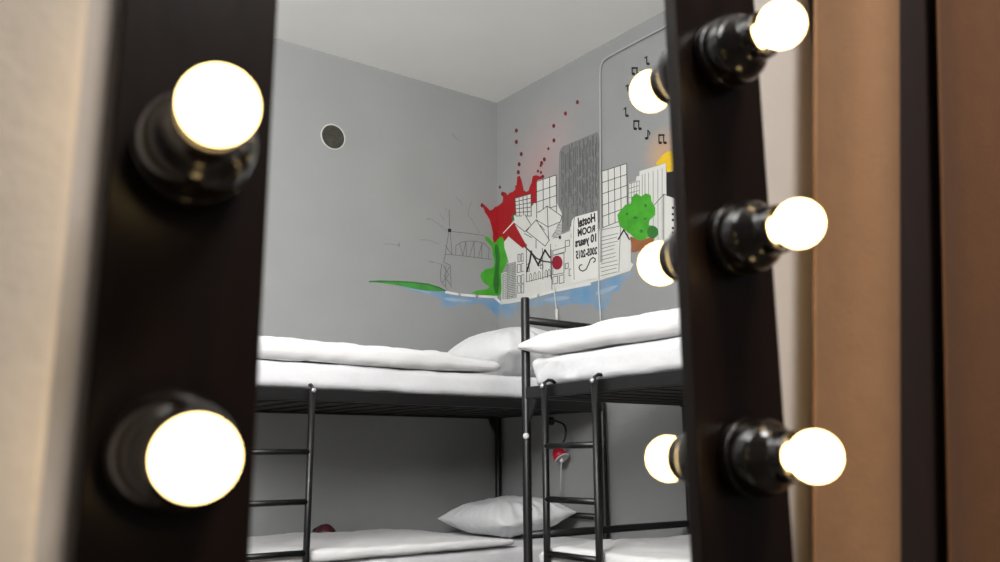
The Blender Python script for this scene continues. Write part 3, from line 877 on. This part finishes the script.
# lettered panel with mirror writing
pn = area('lettered_panel', [T([(44, 210), (45, 165), (50, 142), (66, 120), (230, 74), (236, 300), (240, 545), (60, 580), (44, 570)])], 'paper', 12)
lines('panel_edge', [T([(64, 560), (58, 330), (62, 150), (68, 120)]), T([(230, 76), (236, 300), (240, 545)])], 0.5, 'line', 13, pn)
def mirror_text(body, quad, layer, parent, shear=0.0, bold=0.045):
    """Handwritten line as seen in the glass: fitted, flipped, between the four picture corners of its strip."""
    cu = bpy.data.curves.new('text', 'FONT')
    cu.body = body; cu.offset = bold; cu.shear = shear; cu.resolution_u = 3
    tmp = bpy.data.objects.new('text', cu)
    COL.objects.link(tmp)
    dg = bpy.context.evaluated_depsgraph_get(); dg.update()
    me = bpy.data.meshes.new_from_object(tmp.evaluated_get(dg))
    bpy.data.objects.remove(tmp)
    xs = [v.co.x for v in me.vertices]; ys = [v.co.y for v in me.vertices]
    x0, x1, y0, y1 = min(xs), max(xs), min(ys), max(ys)
    bm = bmesh.new(); bm.from_mesh(me)
    p = [on_axis(x, y, 0, XW-L0*layer) for x, y in quad]   # top-left, top-right, bottom-right, bottom-left
    for v in bm.verts:
        u = 1-(v.co.x-x0)/(x1-x0); t = 1-(v.co.y-y0)/(y1-y0)
        v.co = p[0]*(1-u)*(1-t) + p[1]*u*(1-t) + p[2]*u*t + p[3]*(1-u)*t
    for f in bm.faces:
        f.normal_update()
        if f.normal.x > 0: f.normal_flip()
    o = build('lettering', bm, M['black'], parent)
    bpy.data.meshes.remove(me)
    return o
mirror_text('Hostel', T([(88, 126), (215, 88), (214, 152), (90, 198)]), 13, pn, 0.1)
mirror_text('ROOM', T([(88, 202), (212, 174), (210, 222), (90, 260)]), 13, pn)
mirror_text('10 years', T([(70, 270), (220, 232), (219, 308), (72, 354)]), 13, pn)
mirror_text('2005-2015', T([(74, 358), (227, 326), (226, 380), (78, 418)]), 13, pn)
lines('flourish', [T([(120, 455), (106, 458), (98, 474), (106, 492), (126, 500), (148, 488), (166, 450), (178, 418), (196, 404), (212, 412), (212, 428), (200, 438)])], 1.1, 'black', 13, pn)

# funnel, pole and ball
area('red_cone', [C_([(160, 200), (206, 152), (234, 205), (266, 262), (246, 272), (205, 238)])], 'red', 12)
lines('cone_rim', [C_([(156, 202), (212, 142)])], 0.9, 'paper', 13)
lines('ball_pole', [C_([(258, 266), (285, 292), (312, 320), (345, 334), (392, 340)])], 1.5, 'line', 13)
lines('zigzag', [C_([(266, 382), (280, 335), (287, 286)]), C_([(284, 286), (322, 355)]), C_([(318, 352), (352, 280)]), C_([(350, 280), (374, 316)])], 1.7, 'black', 14)
area('ball', [C_(ell(408, 340, 25, 33, 28))], 'crimson', 15)

# painted tree
tr = area('tree', [E_([(252, 130), (248, 108), (262, 88), (282, 64), (306, 58), (312, 30), (330, 14), (352, 28), (370, 14), (392, 22), (396, 48), (412, 78), (412, 108), (388, 130), (382, 152), (404, 154), (424, 170), (426, 190), (408, 210), (380, 204), (352, 218), (325, 212), (305, 192), (280, 172), (258, 156)])], 'green', 11)
area('tree_shade', [E_(ell(401, 182, 24, 27, 20)), E_(ell(352, 178, 8, 8, 10)), E_(ell(326, 120, 10, 6, 10)), E_(ell(370, 68, 6, 8, 10)), E_(ell(290, 104, 5, 6, 10)), E_(ell(368, 124, 6, 5, 10))], 'dark_green', 12, tr)
area('trunk', [E_([(298, 196), (330, 212), (352, 218), (380, 205), (412, 208), (400, 236), (370, 252), (330, 268), (306, 270), (312, 240)])], 'brown', 10, tr)
lines('branch', [E_([(252, 214), (276, 172), (300, 214)])], 1.4, 'black', 12, tr)

# music notes
def note(x, y, h, double):
    bm = bmesh.new()
    o = L0*8
    def one(px):
        poly(bm, ell(px-1.1, y+h*0.42, 1.75, 1.4, 12), o)
        line(bm, [(px+0.3, y+h*0.42), (px+0.3, y-h*0.5)], 1.05, o)
    if double:
        one(x-2.2); one(x+2.6)
        line(bm, [(x-2.2, y-h*0.48), (x+3.0, y-h*0.40)], 1.7, o)
    else:
        one(x); line(bm, [(x, y-h*0.5), (x+2.2, y-h*0.2), (x+2.0, y+h*0.05)], 0.9, o)
    build('music_note', bm, M['black'], mur)
def note_m(x, y, h, double):                    # flag on the other side, as the glass turns it
    bm = bmesh.new(); o = L0*8
    def one(px):
        poly(bm, ell(px+1.1, y+h*0.42, 1.75, 1.4, 12), o)
        line(bm, [(px-0.3, y+h*0.42), (px-0.3, y-h*0.5)], 1.05, o)
    if double:
        one(x-2.6); one(x+2.2); line(bm, [(x-3.0, y-h*0.44), (x+2.2, y-h*0.44)], 1.7, o)
    else:
        one(x); line(bm, [(x, y-h*0.5), (x-2.2, y-h*0.3)], 1.2, o)
    build('music_note', bm, M['black'], mur)
note_m(647, 60.5, 8, False); note_m(635, 71, 7, True); note_m(626, 112, 9, False); note_m(636.8, 125, 9, True); note(647.6, 134.5, 9, False); note_m(661.8, 139, 9, True); note_m(628, 88, 6, False)

spray(M['side_wall'], [((XW, on_axis(548, 148, 0, XW).y, on_axis(548, 148, 0, XW).z), 0.42, srgb(176, 156, 154), 0.6), ((XW, on_axis(535, 165, 0, XW).y, on_axis(535, 172, 0, XW).z), 0.3, srgb(178, 146, 144), 0.45),
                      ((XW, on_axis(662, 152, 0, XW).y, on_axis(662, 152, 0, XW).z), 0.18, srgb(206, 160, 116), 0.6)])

# ------------------------------------------------------------------ light
w = bpy.data.worlds.new('world'); scene.world = w
w.use_nodes = True
nt = w.node_tree
bg = nt.nodes['Background']
bg.inputs['Color'].default_value = (0.90, 0.94, 1.0, 1)
bg.inputs['Strength'].default_value = 0.09

def area_light(name, loc, target, sx, sy, power, col):
    l = bpy.data.lights.new(name, 'AREA')
    l.shape = 'RECTANGLE'; l.size = sx; l.size_y = sy; l.energy = power; l.color = col
    o = bpy.data.objects.new(name, l); COL.objects.link(o)
    o.location = loc
    o.rotation_euler = (Vector(target)-Vector(loc)).to_track_quat('-Z', 'Y').to_euler()
    return o
area_light('window_daylight', mp(-0.9, 0.73, 1.665), mp(0.6, 4.0, 2.3), 1.25, 1.35, 218, (0.985, 0.985, 0.99))
area_light('added_near_fill', (0.7, -0.9, ZC-0.03), (0.7, -0.9, 0), 0.9, 0.9, 78, (1.0, 0.96, 0.93))  # added unseen fill, brightens the mirror wall and curtains from above
area_light('added_room_fill', (0.6, 2.0, ZC-0.03), (0.6, 2.0, 0), 0.9, 0.9, 9, (1.0, 0.96, 0.90))  # weak overhead fill added for the bunk room, no fitting there

scene.view_settings.view_transform = 'Standard'
scene.view_settings.look = 'None'
scene.view_settings.gamma = 1
scene.view_settings.use_curve_mapping = False
scene.view_settings.exposure = 0.0
